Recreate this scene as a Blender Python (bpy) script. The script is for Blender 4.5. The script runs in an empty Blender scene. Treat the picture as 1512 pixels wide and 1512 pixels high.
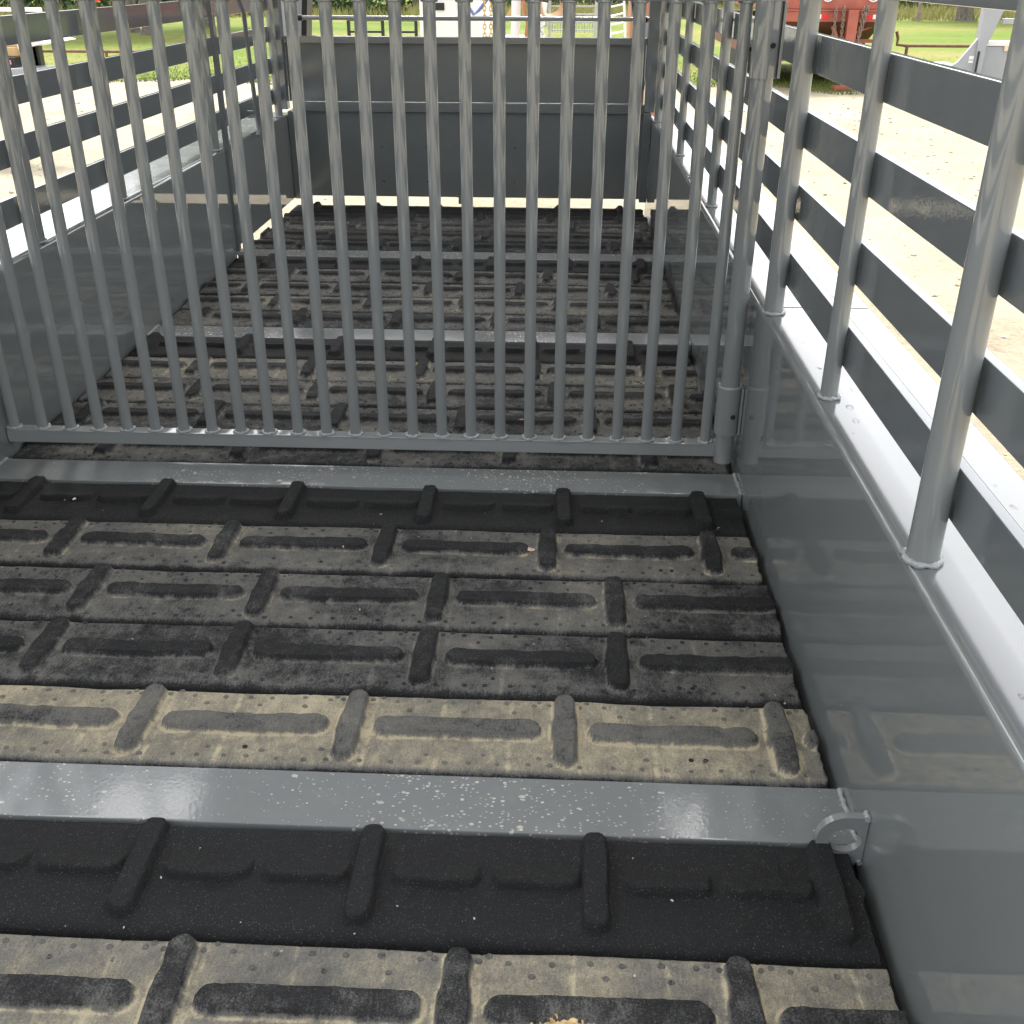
import bpy, math, random
import numpy as np
from mathutils import Matrix, Vector
random.seed(7); rng = np.random.default_rng(7)
SC = bpy.context.scene
COL = SC.collection
PI = math.pi
rad = math.radians

# ------------------------------------------------------------------ camera
cam = bpy.data.cameras.new('camera'); camo = bpy.data.objects.new('camera', cam); COL.objects.link(camo)
cam.sensor_width = 36; cam.lens = 1542.37 / 1512 * 36; cam.clip_start = .02; cam.clip_end = 1000
pit, yaw, rol = .4802, .043507, .0034158
cp, sp_, cy, sy = math.cos(pit), math.sin(pit), math.cos(yaw), math.sin(yaw)
fw = Vector((-sy*cp, cy*cp, -sp_)); rt = Vector((cy, sy, 0)); up = rt.cross(fw)
r2 = math.cos(rol)*rt + math.sin(rol)*up; u2 = -math.sin(rol)*rt + math.cos(rol)*up
M = Matrix((r2, u2, -fw)).transposed().to_4x4(); M.translation = (-.49644, 0, 1.2232)
camo.matrix_world = M
SC.camera = camo

# ------------------------------------------------------------------ sky, sun, exposure
SUN_EL, SUN_AZ = rad(60), rad(-6)          # azimuth clockwise from +Y (front of the trailer)
wd = bpy.data.worlds.new('World'); SC.world = wd; wd.use_nodes = True
nt = wd.node_tree; bg = nt.nodes['Background']
sky = nt.nodes.new('ShaderNodeTexSky'); sky.sky_type = 'NISHITA'; sky.sun_disc = False
sky.sun_elevation = SUN_EL; sky.sun_rotation = SUN_AZ; sky.dust_density = 4; sky.air_density = 1.2; sky.ozone_density = 1
hs = nt.nodes.new('ShaderNodeHueSaturation'); hs.inputs['Saturation'].default_value = .14
nt.links.new(sky.outputs[0], hs.inputs['Color']); nt.links.new(hs.outputs[0], bg.inputs[0]); bg.inputs[1].default_value = .13
sl = bpy.data.lights.new('sun', 'SUN'); so = bpy.data.objects.new('sun', sl); COL.objects.link(so)
sl.energy = 1.15; sl.angle = rad(14); sl.color = (1, .955, .88)
d = Vector((math.sin(SUN_AZ)*math.cos(SUN_EL), math.cos(SUN_AZ)*math.cos(SUN_EL), math.sin(SUN_EL)))
so.rotation_euler = d.to_track_quat('Z', 'Y').to_euler(); so.location = (0, 0, 20)
vs = SC.view_settings; vs.view_transform = 'Standard'; vs.look = 'None'; vs.gamma = 1; vs.use_curve_mapping = False
vs.exposure = 2.12

# ------------------------------------------------------------------ materials
def mat(name):
    m = bpy.data.materials.new(name); m.use_nodes = True
    return m, m.node_tree, m.node_tree.nodes['Principled BSDF']
def N(t, typ, **k):
    n = t.nodes.new(typ)
    for a, v in k.items():
        if a.startswith('i_'): n.inputs[a[2:].replace('_', ' ')].default_value = v
        else: setattr(n, a, v)
    return n
def noise(t, sc, det=4, vec=None, rough=.55, dist=0):
    n = N(t, 'ShaderNodeTexNoise'); n.inputs['Scale'].default_value = sc; n.inputs['Detail'].default_value = det
    n.inputs['Roughness'].default_value = rough; n.inputs['Distortion'].default_value = dist
    if vec is not None: t.links.new(vec, n.inputs['Vector'])
    return n.outputs['Fac']
def mth(t, op, a, b=None, c=None, clamp=False):
    n = N(t, 'ShaderNodeMath', operation=op, use_clamp=clamp)
    for i, v in enumerate((a, b, c)):
        if v is None: continue
        if isinstance(v, (int, float)): n.inputs[i].default_value = v
        else: t.links.new(v, n.inputs[i])
    return n.outputs[0]
def ramp(t, fac, stops, interp='LINEAR'):
    n = N(t, 'ShaderNodeValToRGB'); n.color_ramp.interpolation = interp
    el = n.color_ramp.elements
    while len(el) < len(stops): el.new(.5)
    for e, (p, c) in zip(el, stops):
        e.position = p; e.color = (*c, 1) if len(c) == 3 else c
    t.links.new(fac, n.inputs[0]); return n.outputs[0]
def g3(v): return (v, v, v)
def mix(t, f, a, b, blend='MIX'):
    n = N(t, 'ShaderNodeMix', data_type='RGBA', blend_type=blend)
    for s, v in ((0, f), (6, a), (7, b)):
        if isinstance(v, (int, float)): n.inputs[s].default_value = v
        elif isinstance(v, tuple): n.inputs[s].default_value = (*v, 1)
        else: t.links.new(v, n.inputs[s])
    return n.outputs[2]
def bump(t, b, h, strength, dist, prev=None):
    n = N(t, 'ShaderNodeBump'); n.inputs['Strength'].default_value = strength; n.inputs['Distance'].default_value = dist
    t.links.new(h, n.inputs['Height'])
    if prev is not None: t.links.new(prev, n.inputs['Normal'])
    t.links.new(n.outputs[0], b.inputs['Normal']); return n.outputs[0]
def obj_co(t, scale=None):
    tc = N(t, 'ShaderNodeTexCoord')
    if scale is None: return tc.outputs['Object']
    mp = N(t, 'ShaderNodeMapping'); mp.inputs['Scale'].default_value = scale
    t.links.new(tc.outputs['Object'], mp.inputs[0]); return mp.outputs[0]

PC = (.225, .24, .24)
def paint(name, base=PC, rough=.13, peel=.00025, spots=0, drops=False, spec=.5, dusty=0., ior=1.5):
    m, t, b = mat(name); v = obj_co(t)
    n = noise(t, 2.5, 5, v)
    c = ramp(t, n, [(.3, tuple(x*.97 for x in base)), (.7, tuple(x*1.03 for x in base))])
    rg = mth(t, 'MULTIPLY_ADD', noise(t, 7, 4, v), rough*.8, rough*.6)
    if spots:
        for sc, thr, seed in ((30, .2, 0), (62, .27, 3), (13, .13, 7), (110, .33, 5)):
            v2 = obj_co(t, (1, 1.5, 1)); vo = N(t, 'ShaderNodeTexVoronoi'); vo.inputs['Scale'].default_value = sc
            t.links.new(v2, vo.inputs['Vector'])
            sepc = N(t, 'ShaderNodeSeparateColor'); t.links.new(vo.outputs['Color'], sepc.inputs[0])
            wob = mth(t, 'MULTIPLY_ADD', noise(t, sc*5, 2, v), .12, -.06)
            dd = mth(t, 'ADD', vo.outputs['Distance'], wob)
            pick = mth(t, 'MULTIPLY', sepc.outputs[0], thr*1.0)
            pat = mth(t, 'MULTIPLY', pick, ramp(t, noise(t, 2.2, 3, v), [(.34, g3(.15)), (.58, g3(1))]))
            f = mth(t, 'GREATER_THAN', mth(t, 'SUBTRACT', pat, dd), -.0)
            f = mth(t, 'MULTIPLY', f, mth(t, 'MULTIPLY_ADD', sepc.outputs[1], .6, .35))
            c = mix(t, mth(t, 'MULTIPLY', f, spots, clamp=True), c, (.62, .58, .5))
            rg = mth(t, 'ADD', rg, mth(t, 'MULTIPLY', f, .5))
        c = mix(t, ramp(t, noise(t, 14, 6, v, .7), [(.5, g3(0)), (.8, g3(.3))]), c, (.33, .32, .29))
    if drops:
        v2 = obj_co(t, (1.2, .7, 1)); vo = N(t, 'ShaderNodeTexVoronoi'); vo.inputs['Scale'].default_value = 26
        t.links.new(v2, vo.inputs['Vector'])
        sepc = N(t, 'ShaderNodeSeparateColor'); t.links.new(vo.outputs['Color'], sepc.inputs[0])
        dd = mth(t, 'ADD', vo.outputs['Distance'], mth(t, 'MULTIPLY_ADD', noise(t, 90, 3, v), .3, -.15))
        r = mth(t, 'MULTIPLY', sepc.outputs[0], .32)
        ring = mth(t, 'SUBTRACT', 1., mth(t, 'MULTIPLY', mth(t, 'ABSOLUTE', mth(t, 'SUBTRACT', dd, r)), 28, clamp=True), clamp=True)
        ring = mth(t, 'MULTIPLY', ring, mth(t, 'GREATER_THAN', sepc.outputs[1], .55))
        c = mix(t, mth(t, 'MULTIPLY', ring, .75), c, (.05, .05, .05))
        rg = mth(t, 'ADD', rg, mth(t, 'MULTIPLY', ring, .5))
        rg = mth(t, 'ADD', rg, mth(t, 'MULTIPLY', noise(t, 3, 5, v), .15))
    if dusty:
        c = mix(t, ramp(t, noise(t, 4, 7, v, .65), [(.4, g3(0)), (.75, g3(dusty))]), c, (.34, .31, .25))
    t.links.new(c, b.inputs['Base Color']); t.links.new(rg, b.inputs['Roughness'])
    b.inputs['IOR'].default_value = ior; b.inputs['Specular IOR Level'].default_value = spec
    h = mth(t, 'ADD', noise(t, 140, 2, v), mth(t, 'MULTIPLY', noise(t, 9, 2, v), 3.))
    bump(t, b, h, .5, peel)
    return m
P_WALL = paint('grey_paint_wall', base=(.2,.215,.214), rough=.028, peel=.00002, ior=1.85)
P_TUBE = paint('grey_paint_tube', rough=.045, peel=.00003, ior=1.85)
P_BEAM = paint('grey_paint_beam', base=(.2,.212,.215), rough=.1, peel=.00025, spots=1)
P_LEDGE = paint('grey_paint_ledge', base=(.16,.167,.169), rough=.035, peel=.00006, ior=1.6, drops=True)
P_SLAT = paint('grey_paint_slat', base=(.15,.165,.172), rough=.06, peel=.0003, ior=1.65)
P_FRONT = paint('grey_paint_front', base=(.14,.155,.16), rough=.13, peel=.0003, dusty=.12)

def weldmat():
    m, t, b = mat('painted_weld'); v = obj_co(t)
    b.inputs['Base Color'].default_value = (.34, .355, .36, 1); b.inputs['Roughness'].default_value = .12
    b.inputs['Specular IOR Level'].default_value = .9
    bump(t, b, noise(t, 160, 3, v), 1, .004); return m
WELD = weldmat()

def rubbermat():
    m, t, b = mat('recycled_rubber'); v = obj_co(t)
    at = N(t, 'ShaderNodeAttribute'); at.attribute_name = 'wear'
    s = N(t, 'ShaderNodeSeparateColor'); t.links.new(at.outputs['Color'], s.inputs[0])
    rel, crev, D = s.outputs[0], s.outputs[1], s.outputs[2]
    grain = noise(t, 1, 5, obj_co(t, (260, 50, 60)), .7)
    big = noise(t, 4.2, 6, v, .62, .6); mid = noise(t, 26, 6, v, .7, .3); fin = noise(t, 320, 3, v, .8)
    f = mth(t, 'ADD', mth(t, 'MULTIPLY', big, .78), mth(t, 'MULTIPLY', mid, .74))
    f = mth(t, 'ADD', f, mth(t, 'MULTIPLY', grain, .42))
    f = mth(t, 'ADD', f, mth(t, 'MULTIPLY', fin, .78))
    f = mth(t, 'ADD', f, mth(t, 'MULTIPLY_ADD', D, .98, -1.54))
    f = mth(t, 'ADD', f, mth(t, 'MULTIPLY', mth(t, 'MULTIPLY', crev, mth(t, 'MULTIPLY_ADD', D, .62, .07)), mth(t, 'MULTIPLY_ADD', mid, 4.2, -1.5, True)))
    f = mth(t, 'SUBTRACT', f, mth(t, 'MULTIPLY', rel, mth(t, 'MULTIPLY_ADD', D, .55, .03)))
    c = ramp(t, f, [(0, (.021, .0215, .0225)), (.16, (.047, .047, .048)), (.3, (.135, .133, .126)), (.5, (.2, .192, .172)), (.66, (.3, .275, .215)), (.98, (.62, .54, .38))])
    sp = noise(t, 520, 1, v)
    c = mix(t, ramp(t, sp, [(.66, g3(0)), (.74, g3(.55))]), c, (.3, .29, .26))
    t.links.new(c, b.inputs['Base Color'])
    b.inputs['Roughness'].default_value = .7; b.inputs['Specular IOR Level'].default_value = .22
    h = mth(t, 'ADD', mth(t, 'MULTIPLY', grain, .6), mth(t, 'ADD', fin, mth(t, 'MULTIPLY', mid, 1.2)))
    bump(t, b, h, 1, .0036)
    return m
RUB = rubbermat()
def simple(name, c, rough=.5, metal=0, sc=20, var=.15, bmp=.0005, spec=.5):
    m, t, b = mat(name); v = obj_co(t)
    n = noise(t, sc, 5, v)
    cc = ramp(t, n, [(.3, tuple(x*(1-var) for x in c)), (.7, tuple(min(1, x*(1+var)) for x in c))])
    t.links.new(cc, b.inputs['Base Color']); b.inputs['Roughness'].default_value = rough; b.inputs['Metallic'].default_value = metal
    b.inputs['Specular IOR Level'].default_value = spec
    if bmp: bump(t, b, noise(t, sc*6, 3, v), .5, bmp)
    return m
HOLE = simple('dark_screw_hole', (.006, .006, .006), .7)
BLACKP = simple('black_plastic', (.012, .013, .014), .35)
REDP = simple('rust_red_primer', (.36, .1, .065), .55, var=.2, sc=3)
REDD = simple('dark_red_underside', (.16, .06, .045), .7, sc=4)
SALM = simple('salmon_paint', (.42, .17, .1), .5, sc=4)
GREYT = simple('light_grey_paint', (.33, .35, .38), .35, sc=3, var=.06)
WHITEP = simple('white_paint', (.78, .78, .76), .35, sc=3, var=.04)
REDL = simple('red_reflector', (.7, .012, .015), .2)
TYRE = simple('tyre_rubber', (.02, .02, .021), .8)
PIPE = simple('rusty_pipe', (.17, .085, .05), .75, sc=8, var=.3)
WOODM = simple('weathered_wood', (.27, .22, .17), .85, sc=6, var=.3)
LUMBER = simple('fresh_lumber', (.52, .34, .17), .7, sc=6, var=.2)
BRASS = simple('yellow_zinc', (.62, .46, .16), .35, .6)
CHAINM = simple('weathered_chain', (.26, .19, .16), .6, .5)
GALV = simple('galvanised_steel', (.42, .43, .42), .45, .3)
BLUEC = simple('blue_cable', (.16, .2, .5), .4)
HOSEM = simple('tan_hose', (.55, .36, .22), .5)
PINK = simple('pink_tag', (.75, .3, .4), .5)
CHIP = simple('pale_wood_chip', (.78, .58, .44), .8, sc=60, var=.3)
STRAW = simple('straw_wad', (.6, .43, .22), .85, sc=90, var=.4)
BARK = simple('tree_bark', (.16, .135, .115), .9, sc=10, var=.4, bmp=.01)
def leafmat(name, a, b_):
    m, t, b = mat(name); oi = N(t, 'ShaderNodeTexCoord')
    n = noise(t, 1.3, 5, oi.outputs['Object'], .7)
    t.links.new(ramp(t, n, [(.3, a), (.7, b_)]), b.inputs['Base Color']); b.inputs['Roughness'].default_value = .65
    b.inputs['Specular IOR Level'].default_value = .25
    return m
LEAF1 = leafmat('tree_leaves_dark', (.025, .05, .018), (.08, .13, .045))
LEAF2 = leafmat('tree_leaves_light', (.05, .085, .03), (.13, .18, .07))
def groundmat():
    m, t, b = mat('pale_gravel'); v = obj_co(t)
    a = noise(t, .6, 5, v); c = noise(t, 9, 8, v, .75); e = noise(t, 34, 5, v, .8)
    f = mth(t, 'ADD', mth(t, 'MULTIPLY', a, .4), mth(t, 'ADD', mth(t, 'MULTIPLY', c, .35), mth(t, 'MULTIPLY', e, .42)))
    t.links.new(ramp(t, f, [(.40, (.14, .11, .07)), (.54, (.28, .243, .175)), (.7, (.38, .34, .25))]), b.inputs['Base Color'])
    b.inputs['Roughness'].default_value = .95; b.inputs['Specular IOR Level'].default_value = .2
    bump(t, b, mth(t, 'ADD', c, mth(t, 'MULTIPLY', e, .4)), 1, .03); return m
GRAVEL = groundmat()
def grassmat():
    m, t, b = mat('mown_grass'); v = obj_co(t)
    a = noise(t, .12, 5, obj_co(t, (.5, 1.6, 1)), .6); c = noise(t, 5, 6, v, .7)
    f = mth(t, 'ADD', mth(t, 'MULTIPLY', a, .75), mth(t, 'MULTIPLY', c, .3))
    t.links.new(ramp(t, f, [(.38, (.07, .125, .014)), (.5, (.115, .155, .024)), (.6, (.17, .17, .045)), (.75, (.22, .19, .08))]), b.inputs['Base Color'])
    b.inputs['Roughness'].default_value = .9; b.inputs['Specular IOR Level'].default_value = .15
    bump(t, b, c, 1, .08); return m
GRASS = grassmat()

# ------------------------------------------------------------------ mesh helpers
class MB:
    def __init__(s): s.v = []; s.f = []
    def add(s, vs_, fs): o = len(s.v); s.v += [tuple(x) for x in vs_]; s.f += [tuple(i+o for i in f) for f in fs]; return s
    def box(s, x0, x1, y0, y1, z0, z1, bev=0):
        if bev <= 0:
            return s.add([(x, y, z) for x in (x0, x1) for y in (y0, y1) for z in (z0, z1)],
                  [(0, 1, 3, 2), (4, 6, 7, 5), (0, 4, 5, 1), (2, 3, 7, 6), (0, 2, 6, 4), (1, 5, 7, 3)])
        c = [(x0+x1)/2, (y0+y1)/2, (z0+z1)/2]; h = [(x1-x0)/2, (y1-y0)/2, (z1-z0)/2]
        import bmesh
        bm = bmesh.new(); bmesh.ops.create_cube(bm, size=1)
        for q in bm.verts: q.co = Vector([c[i]+q.co[i]*2*h[i] for i in range(3)])
        bmesh.ops.bevel(bm, geom=bm.edges[:], offset=bev, segments=2, affect='EDGES', profile=.5)
        bm.verts.index_update(); s.add([q.co[:] for q in bm.verts], [[q.index for q in f.verts] for f in bm.faces]); bm.free(); return s
    def tube(s, a, b, r, n=20, r2=None, caps=True):
        a = Vector(a); b = Vector(b); ax = (b-a).normalized(); r2 = r if r2 is None else r2
        e = ax.orthogonal().normalized(); g = ax.cross(e); o = len(s.v)
        for p_, rr in ((a, r), (b, r2)):
            for i in range(n):
                th = 2*PI*i/n; s.v.append(tuple(p_ + (e*math.cos(th)+g*math.sin(th))*rr))
        s.f += [(o+i, o+(i+1) % n, o+n+(i+1) % n, o+n+i) for i in range(n)]
        if caps: s.f += [tuple(o+i for i in range(n))[::-1], tuple(o+n+i for i in range(n))]
        return s
    def path(s, pts, r, n=10, closed=False):
        pts = [Vector(p_) for p_ in pts]; k = len(pts); o = len(s.v); pe = None
        for i, p_ in enumerate(pts):
            if closed: tg = pts[(i+1) % k]-pts[i-1]
            else: tg = pts[min(i+1, k-1)]-pts[max(i-1, 0)]
            tg.normalize()
            if pe is None: e = tg.orthogonal().normalized()
            else: e = (pe-tg*pe.dot(tg)).normalized()
            pe = e; g = tg.cross(e); rr = r[i] if isinstance(r, (list, tuple)) else r
            for j in range(n): th = 2*PI*j/n; s.v.append(tuple(p_+(e*math.cos(th)+g*math.sin(th))*rr))
        for i in range(k if closed else k-1):
            a_ = o+i*n; b_ = o+((i+1) % k)*n
            s.f += [(a_+j, a_+(j+1) % n, b_+(j+1) % n, b_+j) for j in range(n)]
        if not closed: s.f += [tuple(o+j for j in range(n))[::-1], tuple(o+(k-1)*n+j for j in range(n))]
        return s
    def prism(s, poly, axis, a, b):      # poly: 2-D outline, extruded along axis from a to b
        def P3(q, w): return {0: (w, q[0], q[1]), 1: (q[0], w, q[1]), 2: (q[0], q[1], w)}[axis]
        n = len(poly); o = len(s.v)
        s.v += [P3(q, a) for q in poly]+[P3(q, b) for q in poly]
        s.f += [(o+i, o+(i+1) % n, o+n+(i+1) % n, o+n+i) for i in range(n)]
        s.f += [tuple(o+i for i in range(n))[::-1], tuple(o+n+i for i in range(n))]; return s
    def weld(s, c, r, rr=.0035, nrm=(0, 0, 1), n=26, seed=None):     # lumpy weld bead round a tube
        c = Vector(c); nrm = Vector(nrm).normalized(); e = nrm.orthogonal().normalized(); g = nrm.cross(e)
        pts = []; rs = []
        for i in range(n):
            th = 2*PI*i/n; q = r+random.uniform(-.001, .0015)
            pts.append(c+(e*math.cos(th)+g*math.sin(th))*q+nrm*random.uniform(0, .0015)); rs.append(rr*random.uniform(.6, 1.35))
        return s.path(pts, rs, 7, True)
    def ico(s, c, r, sx=1, sy=1, sz=1, jit=.25, rot=0):
        t_ = (1+5**.5)/2
        V = [(-1, t_, 0), (1, t_, 0), (-1, -t_, 0), (1, -t_, 0), (0, -1, t_), (0, 1, t_), (0, -1, -t_), (0, 1, -t_), (t_, 0, -1), (t_, 0, 1), (-t_, 0, -1), (-t_, 0, 1)]
        F = [(0, 11, 5), (0, 5, 1), (0, 1, 7), (0, 7, 10), (0, 10, 11), (1, 5, 9), (5, 11, 4), (11, 10, 2), (10, 7, 6), (7, 1, 8), (3, 9, 4), (3, 4, 2), (3, 2, 6), (3, 6, 8), (3, 8, 9), (4, 9, 5), (2, 4, 11), (6, 2, 10), (8, 6, 7), (9, 8, 1)]
        cr, sr = math.cos(rot), math.sin(rot); out = []
        for x, y, z in V:
            k = r/1.9*random.uniform(1-jit, 1+jit); x, y, z = x*k*sx, y*k*sy, z*k*sz
            out.append((c[0]+x*cr-y*sr, c[1]+x*sr+y*cr, c[2]+z))
        return s.add(out, F)
    def mesh(s, name, m, smooth=40):
        me = bpy.data.meshes.new(name); me.from_pydata(s.v, [], s.f)
        for mm in (m if isinstance(m, (list, tuple)) else [m]): me.materials.append(mm)
        me.validate(); me.update()
        import bmesh
        bm = bmesh.new(); bm.from_mesh(me); bmesh.ops.recalc_face_normals(bm, faces=bm.faces[:]); bm.to_mesh(me); bm.free()
        if smooth:
            me.polygons.foreach_set('use_smooth', [True]*len(me.polygons)); me.set_sharp_from_angle(angle=rad(smooth))
        return me
    def build(s, name, m, parent=None, smooth=40, kind=None):
        o = link(name, s.mesh(name, m, smooth), parent, kind)
        if 0 < smooth <= 40:
            w = o.modifiers.new('weighted_normals', 'WEIGHTED_NORMAL'); w.keep_sharp = True; w.weight = 80
        return o
def origin(o):
    v = Vector((0, 0, 0)); q = o
    while q is not None: v = v+q.location; q = q.parent
    return v
def link(name, me, parent=None, kind=None):
    o = bpy.data.objects.new(name, me); COL.objects.link(o)
    if parent is not None:
        o.parent = parent; o.location = -origin(parent)        # mesh data stays in world coordinates
    if kind: o['kind'] = kind
    return o
def empty(name, loc, label, cat, group=None):
    o = bpy.data.objects.new(name, None); COL.objects.link(o); o.location = loc; o.empty_display_size = .2
    o['label'] = label; o['category'] = cat
    if group: o['group'] = group
    return o
def tag(o, label, cat, group=None):
    o['label'] = label; o['category'] = cat
    if group: o['group'] = group
    return o

GZ = -.75        # ground level below the trailer floor
# ------------------------------------------------------------------ ground and grass
def sheet(name, m, z, xs, ys, f=None, kind='structure'):
    xs = np.array(xs); ys = np.array(ys); b = MB()
    V = [(x, y, z+(f(x, y) if f else 0)) for y in ys for x in xs]; nx = len(xs)
    b.add(V, [(j*nx+i, j*nx+i+1, (j+1)*nx+i+1, (j+1)*nx+i) for j in range(len(ys)-1) for i in range(nx-1)])
    return b.build(name, m, None, 0, kind)
sheet('ground', GRAVEL, GZ, [-600, -60, -20, -8, -2, 4, 10, 24, 60, 600], [-300, -40, -10, 0, 6, 12, 20, 40, 120, 600])
def edge_y(x): return 20.6 + .5*math.sin(x*.7+1)+.35*math.sin(x*2.3)+.2*math.sin(x*5.1+2) + (1.2*math.sin(x*.13+2))
b = MB(); XS = [-400, -120, -60]+[-40+i*.4 for i in range(201)]+[60, 120, 400]
V = []
for x in XS: V += [(x, edge_y(max(-40, min(40, x))), GZ+.004), (x, 500, GZ+.004)]
b.add(V, [(2*i, 2*i+2, 2*i+3, 2*i+1) for i in range(len(XS)-1)])
b.build('grass_field', GRASS, None, 0, 'structure')
def blades(name, n, fx, m, h0, h1, w):
    x, y = fx(n); a = rng.uniform(0, PI, n); h = rng.uniform(h0, h1, n); l = rng.uniform(-.5, .5, n)*h
    dx = np.cos(a)*w; dy = np.sin(a)*w
    V = np.stack([np.stack([x-dx, y-dy, np.full(n, GZ)], 1), np.stack([x+dx, y+dy, np.full(n, GZ)], 1), np.stack([x+l, y+l*.5, GZ+h], 1)], 1).reshape(-1, 3)
    me = bpy.data.meshes.new(name); me.vertices.add(3*n); me.vertices.foreach_set('co', V.ravel()); me.loops.add(3*n)
    me.loops.foreach_set('vertex_index', np.arange(3*n)); me.polygons.add(n); me.polygons.foreach_set('loop_start', np.arange(n)*3)
    me.materials.append(m); me.update(calc_edges=True); me.validate()
    return link(name, me, None, 'stuff')
def fx1(n):
    x = rng.uniform(-14, 12, n); e = np.array([edge_y(q) for q in x]); return x, e+rng.exponential(1.6, n)-.5
tag(blades('grass_tufts', 26000, fx1, leafmat('grass_blade', (.07, .11, .014), (.16, .17, .05)), .015, .05, .01), 'ragged green grass tufts along the gravel edge', 'grass')
def fx2(n): return rng.uniform(-30, 30, n), rng.uniform(50, 64, n)
tag(blades('tall_grass', 20000, fx2, leafmat('pasture_blade', (.2, .22, .07), (.42, .36, .16)), .15, .55, .03), 'tall pale pasture grass in front of the tree line', 'grass')
b = MB()
for i in range(7000):
    x = random.choice((1, 1, -1))*random.uniform(0, 1); x = .7+x*9 if x > 0 else -2.6+x*8
    y = random.uniform(1, 20); r = .005+.02*random.random()**5
    b.ico((x, y, GZ+r*.3), r, 1.2, 1, .7, .3, random.random()*3)
tag(b.build('gravel_stones', simple('gravel_stone', (.42, .36, .27), .9, sc=4, var=.4, bmp=0), None, 0, 'stuff'), 'loose pale stones scattered over the gravel yard', 'gravel')

# ------------------------------------------------------------------ the trailer
W = 2.03; YA, PITCH, BEAM = 2.5995, 1.2317, .1285
BW = (PITCH-BEAM)/5
HW = .490        # ledge height
YB, YF = -1.6, 6.27
tr = empty('stock_trailer', (-W/2, 2.4, GZ), 'grey steel stock trailer with black rubber floor planks, slatted sides and a barred centre gate', 'livestock trailer')
Z_TOP = 2.15
def arc(cx, cz, r, a0, a1, n=6): return [(cx+r*math.cos(a0+(a1-a0)*i/n), cz+r*math.sin(a0+(a1-a0)*i/n)) for i in range(n+1)]
R_ = .016
def wall_profile(z0=-.09, th=.003):    # right wall: inner face, bend, ledge, outer skirt
    outer = [(0, z0), (0, HW-R_)] + arc(R_, HW-R_, R_, PI, PI/2)[1:] + [(.262, HW)] + arc(.262, HW-.008, .008, PI/2, 0)[1:] + [(.27, -.12)]
    inner = [(.267, -.12), (.267, HW-.012), (R_, HW-th)] + [(th, HW-R_), (th, z0)]
    return outer+inner
def mirror(poly): return [(-W-x, z) for x, z in poly]
pr = wall_profile()
b = MB().prism(pr, 1, YB, YF-.002)
rw = b.build('side_wall', [P_WALL, P_LEDGE], tr)
b = MB().prism(mirror(pr), 1, YB, 4.93)
lw = b.build('side_wall', [P_WALL, P_LEDGE], tr)
for o in (rw, lw):
    for f in o.data.polygons:
        if f.center.z > HW-.012 and abs(f.normal.z) > .9: f.material_index = 1
# fold / seam beads on the ledges and the bright bead along the bend
for sx in (0, 1):
    def X(x): return x if sx == 0 else -W-x
    b = MB()
    b.box(min(X(.196), X(.2)), max(X(.196), X(.2)), YB, YF-.01, HW, HW+.0016)
    for y in (2.52, -.4, 5.0): b.box(min(X(.03), X(.26)), max(X(.03), X(.26)), y, y+.0025, HW, HW+.0012)
    b.build('ledge_seam', P_LEDGE, (rw, lw)[sx])
# escape door panel at the front left, open underneath
b = MB().box(-W-.012, -W, 5.0, 6.2, .035, HW-.004, .002); b.build('side_door', P_WALL, tr)
b = MB().box(-W-.27, -W-.004, 4.932, YF-.002, HW-.004, HW); b.build('door_ledge', P_LEDGE, tr)
b = MB().box(-W-.004, -W+.014, 4.93, 4.95, .02, Z_TOP).box(-W-.012, -W+.004, 4.985, 4.997, .02, Z_TOP).box(-W-.01, -W-.005, 4.951, 4.984, .02, Z_TOP); b.build('door_jamb', P_SLAT, tr)
b = MB().box(-W-.01, -W+.05, 4.93, 4.99, .002, .02, .002); b.build('jamb_foot', GALV, tr)
# latch rod hanging on the door
b = MB().path([(-2.0, 5.30, 1.2), (-2.0, 5.31, 1.09), (-2.0, 5.37, 1.03), (-2.0, 5.385, .87), (-2.0, 5.405, .66), (-2.0, 5.42, .6), (-2.0, 5.44, .55), (-2.0, 5.43, .5), (-2.0, 5.40, .48)], [.011, .011, .011, .01, .011, .016, .018, .012, .007], 12)
lr = b.build('latch_rod', P_SLAT, tr)
MB().box(-2.06, -2.0, 5.46, 5.485, .555, .59, .003).tube((-2.0, 5.47, .57), (-1.985, 5.47, .57), .01).build('latch_catch', P_SLAT, tr)

# cross beams
for k in range(-3, 3):
    y1 = YA+k*PITCH
    MB().box(-W+.001, -.001, y1-BEAM, y1, -.10, 0.001, .004).build('cross_beam', P_BEAM, tr)
    for xw in (-.004, -W+.004):
        MB().path([(xw+random.uniform(-.0015, .0015), y1-BEAM+.004+i*(BEAM-.008)/24, .001) for i in range(25)], [random.uniform(.0035, .0062) for i in range(25)], 8).build('beam_weld', WELD, tr, 60)

for x0, x1, ya_, yb_ in ((-.05, -.001, YB, 6.16), (-W+.001, -W+.05, YB, 4.9)):
    MB().box(x0, x1, ya_, yb_, -.05, -.044).build('dark_gap_strip', BLACKP, tr)  # added black strip, gives the gap between planks and wall its shade
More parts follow.
